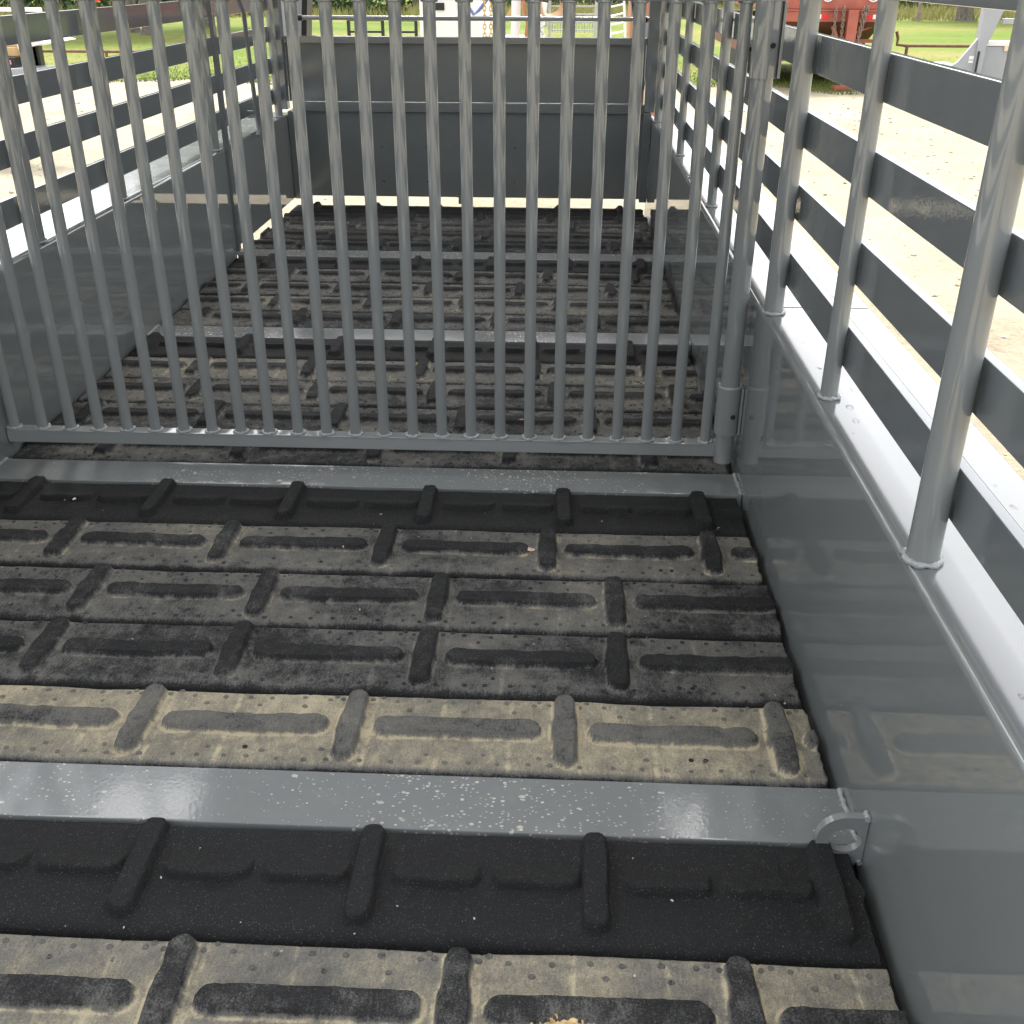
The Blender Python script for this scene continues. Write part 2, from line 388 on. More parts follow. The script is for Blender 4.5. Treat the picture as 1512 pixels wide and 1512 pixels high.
# ---- floor planks as relief sheets, cut along the foot of every raised cleat
def grid_noise(x, y, cell, seed):
    r = np.random.default_rng(seed); G = r.uniform(-1, 1, (257, 257))
    u = x/cell; v = y/cell; i = np.floor(u).astype(int); j = np.floor(v).astype(int); fu = u-i; fv = v-j
    fu = fu*fu*(3-2*fu); fv = fv*fv*(3-2*fv); i %= 256; j %= 256
    return (G[i, j]*(1-fu)+G[i+1, j]*fu)*(1-fv)+(G[i, j+1]*(1-fu)+G[i+1, j+1]*fu)*fv
def sstep(a): a = np.clip(a, 0, 1); return a*a*(3-2*a)
def stadium(x, y, ax, ay, bx, by, r):
    px, py = x-ax, y-ay; dx, dy = bx-ax, by-ay; h = np.clip((px*dx+py*dy)/(dx*dx+dy*dy), 0, 1)
    return np.hypot(px-dx*h, py-dy*h)-r
def rbox(x, y, cx, cy_, hx, hy, r):
    qx = np.abs(x-cx)-hx+r; qy = np.abs(y-cy_)-hy+r
    return np.hypot(np.maximum(qx, 0), np.maximum(qy, 0))+np.minimum(np.maximum(qx, qy), 0)-r
def submesh(name, co, quads, sel, wear, mats):
    q = quads[sel]; used, inv = np.unique(q.ravel(), return_inverse=True); n = len(q)
    me = bpy.data.meshes.new(name); me.vertices.add(len(used)); me.vertices.foreach_set('co', co[used].ravel())
    me.loops.add(4*n); me.loops.foreach_set('vertex_index', inv.astype(np.int32)); me.polygons.add(n)
    me.polygons.foreach_set('loop_start', np.arange(n, dtype=np.int32)*4)
    me.materials.append(mats); me.update(calc_edges=True)
    a = me.color_attributes.new('wear', 'FLOAT_COLOR', 'POINT'); c = np.ones((len(used), 4)); c[:, :3] = wear[used]
    a.data.foreach_set('color', c.ravel()); me.polygons.foreach_set('use_smooth', [True]*n)
    return me
def plank(y0, D, x0, sp, black, seed, step, z=0., xr=None, warp=0.):
    """one rubber plank: y0 near edge, D dustiness, x0 x of one cross cleat, sp spacing"""
    g = .007; ya, yb = y0+g*.5, y0+BW-g*.5; xl = -W+.012; xr = -.014 if xr is None else xr
    nx = int((xr-xl)/(step*1.35)); ny = int((yb-ya)/step)
    # non-uniform rows: denser at the edges, plus skirt rows
    ty = np.linspace(0, 1, ny); ty = np.concatenate([[0, 0], ty, [1, 1]]); sk = np.zeros(len(ty)); sk[0] = -.03; sk[1] = -.012; sk[-1] = -.03; sk[-2] = -.012
    xs = np.linspace(xl, xr, nx); xs = np.concatenate([[xl], xs, [xr]]); skx = np.zeros(len(xs)); skx[0] = skx[-1] = -.03
    X, T = np.meshgrid(xs, ty, indexing='ij'); SK = np.minimum(sk[None, :], skx[:, None])
    Y = ya+T*(yb-ya); sd = seed*37
    wx = X+grid_noise(X*1, Y, .03, sd+5)*.0016; wy = Y+grid_noise(X, Y, .025, sd+6)*.0016
    H = np.zeros_like(X); rel = np.zeros_like(X); crev = np.zeros_like(X); lab = np.zeros(X.shape, int)
    cs = [x0+sp*i for i in range(-12, 12) if xl-.2 < x0+sp*i < xr+.2]
    yc = y0+BW*.535; names = {}; L = 0
    def raise_(sdf, h, w, nm, fade=None):
        nonlocal L, H, rel, crev
        L += 1; k = sstep(-sdf/w)
        hh = h*k*(1+.06*grid_noise(X, Y, .012, sd+9+L))
        if fade is not None: hh = hh*fade
        H = np.maximum(H, hh); rel = np.maximum(rel, sstep(-sdf/(w*.8))*(1 if fade is None else fade))
        crev = np.maximum(crev, np.where(sdf > -.0015, np.exp(-(np.maximum(sdf, 0)/.0034)**2), 0)*(1 if fade is None else fade))
        ins = sdf < .0005
        if ins.sum() > 4: lab[ins & ((lab == 0) | (nm == 'cross_cleat'))] = L; names[L] = nm
    for c in cs:
        if not black:
            raise_(stadium(wx, wy, c+.064, yc, c+sp-.064, yc, .0248), .0132, .0052, 'long_tread')
        else:
            for q in (.308, .738):
                hw = sp*.5-.105
                cyq = y0+BW*.98; hy = BW*.52
                fade = sstep(1-(Y-(y0+BW*.47))/(BW*.27))
                raise_(rbox(wx, wy, c+sp*q, cyq, .0685, hy, .022), .015, .006, 'pad', fade)
    for c in cs:
        lean = random.uniform(-.004, .004)
        bulge = .0035*np.exp(-((Y-yc)/.03)**2)*(0 if black else 1)
        raise_(stadium(wx, wy, c+lean, y0+.047, c, y0+BW-(.026 if not black else .022), .0222)-bulge, .0165 if not black else .019, .0062, 'cross_cleat')
    # moulding joints, slight waviness, worn low spots
    gp = .128; gx = (X-x0-.03+.002*grid_noise(X, Y, .05, sd+1)) % gp; gd = np.minimum(gx, gp-gx)
    on = (grid_noise(np.floor((X-x0-.03)/gp+.5)*1.0+.5, Y*0+seed, 1, sd+2) > -.55)
    H -= .0019*np.exp(-(gd/.0016)**2)*on*(1-rel*.6); crev = np.maximum(crev, .4*np.exp(-((gd-.0022)/.0019)**2)*on*(1-rel))
    H += .0013*grid_noise(X, Y, .09, sd+3)+.0006*grid_noise(X, Y, .02, sd+4)+.0003*grid_noise(X, Y, .006, sd+8)
    # rounded long edges
    re = .021; dn = np.minimum(Y-ya, 9); df = yb-Y
    for dd, r in ((dn, re), (df, .011)):
        q = np.clip(r-dd, 0, r); H -= r-np.sqrt(np.maximum(r*r-q*q, 0)); 
    edge = sstep(1-dn/.017)*1.6+sstep(1-df/.006)
    H += warp*np.sin((X+seed)*2.1)+z
    Z = H+SK
    # ragged sawn end by the wall
    XX = X.copy(); endm = X > xr-.02
    XX += np.where(X > xr-.0005, grid_noise(Y, X*0, .012, sd+7)*.0035+H*.25-.002+(seed*7 % 5-2)*.0022, 0)
    co = np.stack([XX, Y+(.0025*grid_noise(X, T*0, .15, sd+11)), Z], -1).reshape(-1, 3)
    Dm = np.clip(D*(1-.45*edge)+.12*grid_noise(X, Y, .22, sd+12)*(D > .1), 0, 1)  # dust thinned at the long edges paints the shadow gaps between planks
    rk = 1. if seed < 15 else (.72 if D > .8 else (1. if seed == 21 else (.9 if seed < 30 else 1.15)))
    wear = np.stack([rel*rk, crev*(1-np.clip(rel*.8, 0, 1)), Dm], -1).reshape(-1, 3)
    ni, nj = X.shape; I, J = np.meshgrid(np.arange(ni-1), np.arange(nj-1), indexing='ij')
    quads = np.stack([I*nj+J, (I+1)*nj+J, (I+1)*nj+J+1, I*nj+J+1], -1).reshape(-1, 4)
    labq = lab.ravel()[quads]; ql = np.where((labq == labq[:, :1]).all(1), labq[:, 0], 0)
    pk = link('floor_plank', submesh('floor_plank', co, quads, ql == 0, wear, RUB), tr)
    for i, nm in names.items():
        s_ = ql == i
        if s_.sum() >= 4: link(nm, submesh(nm, co, quads, s_, wear, RUB), pk)
    if not black:        # small moulded studs in rows and a few dark screw holes
        st = MB(); nn = 10 if step < .005 else 7
        def hat(x, y): 
            i = int(np.argmin(abs(xs-x))); j = int(np.argmin(abs(Y[i]-y))); return H[i, j], lab[i, j]
        def disc(bm_, x, y, r, h):
            z0, lb = hat(x, y)
            if lb: return
            o = len(bm_.v)
            for rr, dz in ((r, -.0006), (r*.82, h), (r*.55, h*1.05), (r*.45, h*.55)):
                for i in range(nn): th = 2*PI*i/nn; bm_.v.append((x+rr*math.cos(th), y+rr*.9*math.sin(th), z0+dz))
            for a_ in range(3):
                bm_.f += [(o+a_*nn+i, o+a_*nn+(i+1) % nn, o+(a_+1)*nn+(i+1) % nn, o+(a_+1)*nn+i) for i in range(nn)]
            bm_.f.append(tuple(o+3*nn+i for i in range(nn)))
        R = random.Random(seed)
        for c in [x0+sp*i for i in range(-7, 7)]:
            for ty_, offs in ((.94, (-.045, .045)), (.885, ()), (.14, (-.028, .028, .085, .13, .175, .22, .27, .32)), (.24, (.14, .24, .34)), (.9, (-.03, .03, .07, .13, .18, .225, .28, .33)), (.79, (.1, .2, .29))):
                for o_ in offs:
                    x = c+o_*sp/.386+R.uniform(-.004, .004); y = y0+BW*ty_+R.uniform(-.003, .003)
                    if xl+.01 < x < xr-.012: disc(st, x, y, 0.0056*R.uniform(.85, 1.1), .0012)
        o = link('stud', st.mesh('stud', RUB, 50), pk, 'stuff')
        a = o.data.color_attributes.new('wear', 'FLOAT_COLOR', 'POINT'); nv = len(o.data.vertices)
        a.data.foreach_set('color', np.tile([.35, 0, D*.9, 1], nv))
    ho = MB()
    for x in ([-.245, -.22] if not black else [-.2, -.16]) + ([-1.03] if seed % 3 == 0 else []):
        for ty_ in ((.2, .8) if black or seed % 2 else (.26,)):
            i = int(np.argmin(abs(xs-x))); j = int(np.argmin(abs(T[0]-ty_))); y_ = y0+BW*ty_
            if lab[i, j] == 0: ho.tube((x, y_, H[i, j]-.004), (x, y_, H[i, j]+.0009), .0048, 10)
            break
    if ho.v: ho.build('screw_hole', HOLE, pk, 0)
rows = {  # bay: [(dust, x of a cross cleat) x5] from the beam behind towards the camera
 -2: [(.05, -.418), (.80, -.612), (.7, -.35), (.6, -.5), (.5, -.4)],
 -1: [(.04, -.470), (.62, -.507), (.50, -.743), (.45, -.745), (.88, -.465)],
  0: [(.05, -.935), (.66, -.956), (.50, -.884), (.44, -.775), (.44, -.618)],
  1: [(.05, -.809), (.46, -.930), (.52, -1.044), (.6, -.879), (.44, -1.122)],
  2: [(.05, -.85), (.24, -.93), (.34, -.82), (.24, -.867), (.3, -.992)]}
for bay, rr in rows.items():
    far = YA+bay*PITCH+(PITCH-BEAM)
    for i, (D, x0) in enumerate(rr):
        y0 = far-(i+1)*BW
        if y0+BW < .55: continue
        step = .0028 if bay == -2 else (.0032 if bay == -1 else (.0055 if bay == 0 else .008))
        plank(y0, D, x0, .3495 if i == 0 else .3865, i == 0, (bay+3)*10+i, step, z=random.uniform(-.0015, .0015)+(-.002 if i == 0 else 0),
              xr=-.014-random.choice((0, .002, .005, .008)), warp=.0008)

# ---- side posts and slats
def post(x, y, r, side, hi=Z_TOP):
    b = MB().tube((x, y, HW+.001), (x, y, hi), r, 32); p = b.build('side_post', P_TUBE, tr)
    w = MB().weld((x, y, HW+.0025), r+.002, .0046); w.build('weld_bead', WELD, p, 60)
    return p
ZS = [.55+.157*i for i in range(0, 6)]
for y, r in ((-.55, .024), (.05, .0165), (.67, .0165), (1.293, .024), (1.918, .0165), (2.475, .024), (3.09, .0165), (3.74, .0165), (4.3, .0165), (4.86, .0165), (5.45, .0165), (6.0, .021)):
    post(.0225 if r > .02 else .031, y, r*.94 if r > .02 else r, 0)
for y, r in ((-.55, .024), (.67, .0165), (1.25, .024), (1.85, .0165), (2.45, .024), (3.08, .0165), (3.74, .0165), (4.86, .026), (6.05, .021)):
    post(-W-.001-r, y, r, 1)
for i, z in enumerate(ZS):
    for s in (0, 1):
        xi = .050 if s == 0 else -W-.0535
        x0, x1 = (xi, xi+.018) if s == 0 else (xi-.018, xi)
        MB().box(x0, x1, YB, YF+.02, z, z+.078, .003).build('side_slat', P_SLAT, tr)
for s in (0, 1):
    x0, x1 = (.001, .06) if s == 0 else (-W-.06, -W-.001)
    MB().box(x0, x1, YB, YF+.02, Z_TOP, Z_TOP+.05, .004).build('roof_rail', P_SLAT, tr)
b = MB()
n = 10
prof = [(-W-.05+(W+.1)*i/n, Z_TOP+.052+.07*math.sin(PI*i/n)) for i in range(n+1)]
b.prism(prof+[(x, z+.004) for x, z in prof[::-1]], 1, 1.3, YF+.06)
b.build('roof', WHITEP, tr)
for y in (1.32, 2.4, 3.6, 4.8, 6.0): MB().box(-W+.0, 0, y, y+.04, Z_TOP+.005, Z_TOP+.045, .003).build('roof_bow', P_SLAT, tr)

# ---- front wall, nose rails
YW = 6.245
MB().box(-W+.01, -.045, YW, YW+.004, .034, .53).box(-W-.008, -.045, YW+.022, YW+.026, .55, .87).build('front_panel', P_FRONT, tr)
MB().box(-W-.009, -.04, YW-.012, YW+.04, .852, .888, .003).build('cap_rail', P_SLAT, tr)
MB().box(-W+.045, -.04, YW-.02, YW+.03, .5, .549, .003).build('mid_rail', P_SLAT, tr)
MB().box(-W+.002, -W+.05, YW-.1, YW+.03, .034, HW+.02, .003).box(-W-.05, -W-.01, YW-.035, YW+.03, HW+.021, Z_TOP, .003).build('corner_post', P_SLAT, tr)
MB().box(-.045, -.002, YW-.1, YW+.03, .034, HW+.02, .003).box(-.04, .02, YW-.035, YW+.03, HW+.021, Z_TOP, .003).build('corner_post', P_SLAT, tr)
MB().tube((-W+.04, YW+.03, .978), (-.03, YW+.03, .978), .012, 18).build('nose_bar', P_TUBE, tr)
MB().tube((-W+.045, YW+.03, .978), (-W+.1, YW+.03, .978), .0165, 18).tube((-.10, YW+.03, .978), (-.045, YW+.03, .978), .0165, 18).build('bar_sleeve', BLACKP, tr)
MB().box(-1.085, -1.055, YW-.03, YW-.004, -.0, .05, .002).box(-1.10, -1.04, YW-.012, YW, .034, .046, .002).build('panel_bracket', P_SLAT, tr)
b = MB()
for x in np.linspace(-W+.25, -.25, 7):
    for z in (.12, .31, .5): b.tube((x+random.uniform(-.01, .01), YW-.0025, z), (x, YW+.001, z), .003, 8)
b.build('panel_rivets', HOLE, tr)
MB().box(-W+.04, -.04, YW, YW+.004, 1.32, Z_TOP).build('nose_panel', P_FRONT, tr)
# gooseneck cheeks: slanted plates with dark flanges, reaching forward over the hitch
b = MB().prism([(-W-.14, .6), (-2.02, .6), (-1.925, 1.5), (-W-.14, 1.5)], 1, 6.55, 6.56); b.build('neck_plate', GREYT, tr)
b = MB().prism([(-2.02, .6), (-1.99, .6), (-1.895, 1.5), (-1.925, 1.5)], 1, 6.48, 6.62); b.build('neck_flange', BLACKP, tr)
b = MB().prism([(-.05, .6), (-.02, .6), (-.165, 1.5), (-.195, 1.5)], 1, 6.48, 6.62); b.build('neck_flange', BLACKP, tr)
b = MB().prism([(-.02, .6), (.04, .6), (-.12, 1.5), (-.165, 1.5)], 1, 6.55, 6.56); b.build('neck_plate', GREYT, tr)
MB().box(-1.98, -.1, 6.5, 6.6, 1.5, 1.6, .004).box(-1.15, -.95, 6.6, 9.2, 1.5, 1.62, .005).box(-1.13, -.97, 9.0, 9.16, 1.035, 1.5, .01).build('gooseneck', BLACKP, tr)
for x in (-1.115, -1.065, -.965):
    b = MB()
    z = 1.06; i = 0
    while z > .62:
        pts = []
        for j in range(12):
            th = 2*PI*j/12; u = math.cos(th)*.012; w = math.sin(th)*.021
            pts.append((x+(u if i % 2 else 0), 8.98+(0 if i % 2 else u), z-.021+w))
        b.path(pts, .0042, 6, True); z -= .032; i += 1
    b.build('safety_chain', BRASS, tr)
b = MB().path([(-1.02, 9.0, 1.12), (-1.10, 9.0, 1.0), (-1.16, 9.0, .93), (-1.2, 9.0, .9), (-1.26, 9.0, .98), (-1.27, 9.0, 1.1)], .013, 10); b.build('brake_cable', BLUEC, tr)
# chassis under the deck
for x in (-1.7, -.33): MB().box(x-.05, x+.05, YB, 6.3, -.26, -.101, .004).build('chassis_rail', BLACKP, tr)
for y in (.9, 1.75):
    MB().tube((-W-.2, y, -.38), (.17, y, -.38), .035, 14).build('axle', BLACKP, tr)
    for x in (-W-.16, .02):
        wb = MB()
        for (ra, xa) in (((.36, .0)), ((.37, .03)), ((.37, .11)), ((.36, .14))): pass
        prof_ = [(0, .2), (0, .345), (.02, .37), (.12, .37), (.14, .345), (.14, .2)]; o = 0; nn = 28
        for px_, pr_ in prof_:
            for i in range(nn): th = 2*PI*i/nn; wb.v.append((x+px_, y+pr_*math.cos(th), -.38+pr_*math.sin(th)))
        for a_ in range(5): wb.f += [(a_*nn+i, a_*nn+(i+1) % nn, (a_+1)*nn+(i+1) % nn, (a_+1)*nn+i) for i in range(nn)]
        whl = wb.build('wheel', TYRE, tr); MB().tube((x+.03, y, -.38), (x+.11, y, -.38), .2, 24).build('rim', WHITEP, whl)

# ---- tie ring welded at the end of the near beam
yT = YA-PITCH-BEAM-.006
n = 40; out = []; inn = []
for i in range(n):
    a = 2*PI*i/n; ca, sa = math.cos(a), math.sin(a)
    inn.append((-.0315+.0255*ca, .028+.0235*sa))
    if ca < 0: out.append((-.031+.046*ca, .028+.046*sa))
    else:
        k = min(.030/max(ca, 1e-6), .046/max(abs(sa), 1e-6)); out.append((-.031+ca*k, .028+sa*k))
b = MB()
for yy in (yT-.013, yT): b.v += [(x, yy, z) for x, z in out]+[(x, yy, z) for x, z in inn]
for i in range(n):
    j = (i+1) % n
    b.f += [(i, j, n+j, n+i), (2*n+i, 3*n+i, 3*n+j, 2*n+j), (i, 2*n+i, 2*n+j, j), (n+i, n+j, 3*n+j, 3*n+i)]
ring = b.build('tie_ring', P_TUBE, tr, 35)
b = MB()
for zz in (.074, -.016): MB().path([(-.004+random.uniform(-.001, .001), yT-.016+i*.0025, zz) for i in range(8)], [random.uniform(.004, .0058) for i in range(8)], 8).build('weld_bead', WELD, ring, 60)

# ---- the barred centre gate
YG = 2.649; XB0, SPC = -.6454, .0803
gate = bpy.data.objects.new('centre_gate', None); COL.objects.link(gate); gate.parent = tr; gate.location = Vector((-.036, YG, .036)) - tr.location
b = MB().box(-W+.002, -.052, YG-.019, YG+.019, .037, .075, .003); b.build('bottom_rail', P_TUBE, gate)
b = MB().box(-W+.002, -.052, YG-.019, YG+.019, 1.158, 1.196, .003); b.build('top_rail', P_TUBE, gate)
RB = .0148
bar = None
for k in range(-17, 8):
    x = XB0+SPC*k
    b = MB().tube((x, YG, .074), (x, YG, 1.159), RB, 24, caps=False)
    o = len(b.f); b.weld((x, YG, .0765), RB+.0025, .0044); b.weld((x, YG, 1.156), RB+.0015, .003)
    ob = b.build('gate_bar', [P_TUBE, WELD], gate, 50)
    nb = 24
    for f in ob.data.polygons:
        if (f.center.z < .09 or f.center.z > 1.14) and f.area < .0005 and max(abs(f.center.x-x), abs(f.center.y-YG)) > .004 and f.index >= nb: f.material_index = 1
HX, HY = -.036, 2.622
MB().tube((HX, HY, .03), (HX, HY, 1.24), .0245, 32).build('hinge_post', P_TUBE, gate)
b = MB()
for i in range(10): b.ico((-.055, YG-.02, .04+i*.0037), .004, .7, 1, .8, .3)
for i in range(6): b.ico((-.056, YG-.016+i*.006, .077), .0042, 1, 1, .7, .3)
b.build('rail_weld', WELD, gate, 60)
for z0, z1 in ((.115, .245), (1.0, 1.16)):
    s = MB().tube((HX, HY, z0), (HX, HY, z1), .0315, 32).box(-.0075, -.001, HY-.024, HY+.024, z0, z1, .002).build('hinge_sleeve', P_TUBE, gate)
    w = MB().weld((HX, HY, z1+.001), .0275, .0038); w.build('sleeve_weld', WELD, s, 60)
    zz = (z0+z1)/2-.01
    MB().tube((HX+.01, HY-.034, zz), (HX+.012, HY-.028, zz), .006, 12).build('grease_nipple', HOLE, s)

# ------------------------------------------------------------------ crumbs lying on the planks
def crumb(x, y, r, label, m=CHIP, sx=1.6, z=.008, name='wood_chip', cat='wood chip'):
    b = MB()
    for i in range(3): b.ico((x+random.uniform(-1, 1)*r*.6, y+random.uniform(-.5, .5)*r, z+r*.35), r*.6, sx, .8, .6, .35, random.random()*3)
    tag(b.build(name, m, None, 0), label, cat)
crumb(-.548, 2.138, .0085, 'pale curled wood chip lying against a tread of the first dusty plank, farthest right')
crumb(-.575, 2.14, .0065, 'small pale wood chip beside the larger curled one on the first dusty plank')
crumb(-.99, 2.133, .0072, 'small pinkish wood chip at the middle of the first dusty plank')
crumb(-.925, 2.3, .003, 'tiny pale crumb on the black plank beside the beam', sx=1)
crumb(-1.48, 2.155, .004, 'tiny pale wood chip under the left long tread of the first dusty plank')
crumb(-1.72, 2.335, .0055, 'white crumb standing on the black plank near the gate at the left', WHITEP, .8, .012, 'white_crumb', 'crumb')
crumb(-.60, 2.93, .012, 'curled reddish dry leaf lying on the plank just behind the gate', simple('dry_leaf', (.5, .27, .16), .8), 2.2, .006, 'dry_leaf', 'leaf')
crumb(-1.015, 4.47, .011, 'white pebble lying on the far floor planks behind the gate', WHITEP, 1, .006, 'white_pebble', 'pebble')
b = MB()
for i in range(150):
    x = -.465+random.gauss(0, .018); y = .884+random.gauss(0, .006); z = .010+abs(random.gauss(0, .004)); a = random.uniform(0, 2*PI); l = random.uniform(.004, .011)
    b.path([(x, y, z), (x+math.cos(a)*l*.5, y+math.sin(a)*l*.4, z+.003), (x+math.cos(a)*l, y+math.sin(a)*l, z-.002)], [.0011, .0016, .0009], 4)
for i in range(60): b.ico((-.465+random.gauss(0, .016), .884+random.gauss(0, .005), .012+abs(random.gauss(0, .003))), .0055, 1.3, 1, .7, .4, random.random()*3)
tag(b.build('straw_clump', STRAW, None, 0), 'tan clump of chewed straw on the nearest dusty plank', 'straw')

b = MB()
for i in range(90):
    x = random.uniform(-1.9, -.05); y = random.choice((random.uniform(.8, 1.2), random.uniform(1.4, 2.45)))
    q = random.uniform(.0008, .0019); b.ico((x, y, .0015), q, 1.6, 1, .5, .4, random.random()*3)
tag(b.build('grit', simple('pale_grit', (.5, .48, .43), .8, bmp=0), None, 0, 'stuff'), 'tiny pale grit specks scattered over the near floor planks', 'grit')
# ------------------------------------------------------------------ pipe fences
def pipe_fence(pts, zr, label, posts=True):
    t = empty('pipe_fence', (*pts[0], GZ), label, 'fence')
    MB().path([(x, y, z) for (x, y), z in zip(pts, zr)], .035, 10).build('rail', PIPE, t)
    for (x, y), z in zip(pts[1:-1], zr[1:-1]): MB().tube((x, y, GZ-.1), (x, y, z-.02), .04, 10).build('post', PIPE, t)
F = 22.5/33
def sc33(x, z, y0=33., y=27.): k = y/y0; return (-.496+(x+.496)*k, y, 1.223+(z-1.223)*k)
q = [sc33(8.95, -.35), sc33(9.1, -.68), sc33(10.3, -.69), sc33(12.5, -.7), sc33(16, -.7)]
t = empty('pipe_fence', (q[0][0], q[0][1], GZ), 'low brown pipe rail crossing the green grass at the right, with a bent end', 'fence')
zr = .1
def rail3(t, pts, r=.04): MB().path(pts, r, 10).build('rail', PIPE, t)
xr0 = -.496+(8.96+.496)*22/33
zz = 1.223+(-.71-1.223)*22/33
rail3(t, [(xr0-.02, 22, zz+.25), (xr0+.03, 22, zz+.12), (xr0+.02, 22, zz+.02), (xr0+.2, 22, zz)]+[(xr0+1.2*i, 22, zz) for i in range(1, 6)], .028)
for i in range(0, 5): MB().tube((xr0+.22+1.5*i, 22, GZ-.1), (xr0+.22+1.5*i, 22, zz-.01), .03, 10).build('post', PIPE, t)
zl = 1.223+(-.66-1.223)*22/28
t = empty('pipe_fence', (-12, 22, GZ), 'low brown pipe rail crossing the green grass at the left', 'fence')
rail3(t, [(-13+1.2*i, 22.+.0*i, zl) for i in range(0, 5)], .028)
for x in (-12.2, -9.47, -8.4): MB().tube((x, 22, GZ-.1), (x, 22, zl-.01), .03, 10).build('post', PIPE, t)
# dark steel corral frames ahead
for i, (x, w, lb) in enumerate(((-3.13, .42, 'left of the two dark steel corral frames seen over the front wall'), (-2.52, .22, 'right of the two dark steel corral frames, with a hook, seen over the front wall'))):
    t = empty('corral_frame', (x, 14, GZ), lb, 'corral frame')
    for xx in (x, x+w): MB().box(xx-.018, xx+.018, 13.98, 14.02, GZ, .665).build('upright', PIPE if 0 else BLACKP, t)
    for z in (.655, .525): MB().box(x+.018, x+w-.018, 13.985, 14.015, z-.015, z+.01).build('crossbar', BLACKP, t)
# field fence posts
def wpost(x, y, h, lb): tag(MB().tube((x, y, GZ-.1), (x, y, GZ+h), .09, 10, .075).build('fence_post', WOODM), lb, 'fence post')
wpost(14.6, 50, 2.4, 'tall weathered wooden post standing in the pasture at the right')
for i, x in enumerate((9.5, 12, 18.5, 21)): tag(MB().tube((x, 51, GZ-.1), (x, 51, GZ+1.1), .05, 8).build('fence_post', WOODM), 'short thin post in the pasture fence line', 'fence post', 'pasture fence posts')

# ------------------------------------------------------------------ rust-red trailer at the right
t = empty('flatbed_trailer', (4.6, 21, GZ), 'rust-red steel trailer with hanging chains, marker lamps and a jack leg', 'trailer')
MB().box(3.0, 5.3, 21.0, 27, .58, 1.5, .02).build('body', REDP, t)
MB().box(3.0, 5.3, 20.92, 21.0, .555, .58).box(3.0, 5.3, 20.95, 21.05, .38, .554, .01).build('bumper_beam', REDP, t)
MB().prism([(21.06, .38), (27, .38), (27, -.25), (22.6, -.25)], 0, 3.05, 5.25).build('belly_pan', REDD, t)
MB().box(3.1, 5.2, 21.3, 21.36, .02, .08).prism([(3.5, -.3), (3.6, -.3), (5.2, .3), (5.1, .3)], 1, 21.3, 21.34).build('cross_brace', REDP, t)
MB().box(4.56, 4.74, 20.8, 20.95, -.2, .58, .01).build('jack_leg', REDP, t)
MB().box(4.6, 4.7, 20.84, 20.92, -.68, -.2).box(4.47, 4.77, 20.72, 21.02, GZ+.005, -.68, .01).build('jack_foot', REDP, t)
MB().prism([(4.3, .3), (4.38, .3), (4.56, -.1), (4.5, -.1)], 1, 20.9, 20.96).build('gusset', REDP, t)
for x, s in ((3.99, 1), (4.9, -1)):
    MB().box(x, x+.12, 20.93, 20.949, .43, .5).build('lamp', WHITEP if s > 0 else REDL, t)
    MB().box(x+.125, x+.25, 20.93, 20.949, .43, .5).build('lamp', REDL if s > 0 else WHITEP, t)
for x0, x1, zb in ((4.34, 4.36, -.25), (4.48, 4.5, -.15), (4.82, 4.78, -.3), (4.9, 4.72, -.25), (4.87, 4.76, -.1)):
    b = MB()
    for i in range(15):
        f = i/14; x = x0+(x1-x0)*f; z = .6+(zb-.6)*f; pts = []
        for j in range(8):
            th = 2*PI*j/8; u = math.cos(th)*.025; w = math.sin(th)*.045
            pts.append((x+(u if i % 2 else 0), 20.85+(0 if i % 2 else u), z+w))
        b.path(pts, .011, 5, True)
    b.build('chain', CHAINM, t)
for x in (4.2, 5.0): MB().path([(x+.09*math.cos(a), 20.98, .80+.09*math.sin(a)) for a in np.linspace(0, 2*PI, 14)[:-1]], .014, 6, True).build('tie_loop', WHITEP, t)
MB().box(3.05, 3.25, 22.2, 24.5, -.7, -.2, .05).box(5.02, 5.24, 22.6, 24.6, -.7, -.2, .08).build('wheel', TYRE, t)

# ------------------------------------------------------------------ grey trailer at the far right
t = empty('grey_trailer', (6.3, 18, GZ), 'light grey gooseneck trailer with an upright neck and white-topped toolbox, parked at the right', 'trailer')
MB().prism([(5.93, GZ+.02), (6.02, GZ+.02), (6.03, .14), (6.22, .75), (6.22, 1.7), (5.9, 1.7), (5.9, .5)], 1, 17.95, 18.1).build('neck_upright', GREYT, t)
MB().box(6.22, 7.4, 17.97, 18.05, .49, .56, .01).build('neck_bar', GREYT, t)
MB().box(6.03, 7.6, 18.101, 18.3, GZ+.3, .165, .02).build('toolbox', GREYT, t)
MB().box(6.0, 7.63, 18.08, 18.33, .167, .235, .01).build('box_lid', WHITEP, t)
MB().prism([(5.92, .3), (5.92, -.32), (5.2, -.32), (5.2, -.12), (5.56, -.12), (5.66, -.06)], 1, 18.0, 18.06).build('gusset_plate', GREYT, t)
MB().box(5.922, 5.95, 17.93, 17.949, -.3, .1).build('seam_strip', BLACKP, t)
MB().box(5.82, 5.89, 17.985, 17.999, -.02, .03).box(5.82, 5.89, 17.985, 17.999, -.07, -.035).build('sticker', WHITEP, t)
MB().box(6.36, 6.46, 18.07, 18.079, .1, .17).build('latch', CHIP, t)
MB().box(5.1, 7.6, 18.2, 18.35, -.5, -.33).build('tongue', GREYT, t)
for x in (5.3, 7.2): MB().box(x, x+.08, 18.2, 18.3, GZ, -.5).build('leg', GREYT, t)
t = tag(MB().box(5.08, 5.3, 17.2, 17.5, -.28, -.02, .01).box(4.95, 5.08, 17.25, 17.45, -.12, -.06, .01).box(5.15, 5.22, 17.3, 17.4, GZ, -.28).build('hitch_coupler', WHITEP), 'small white hitch block on a stand in front of the grey trailer', 'trailer hitch')

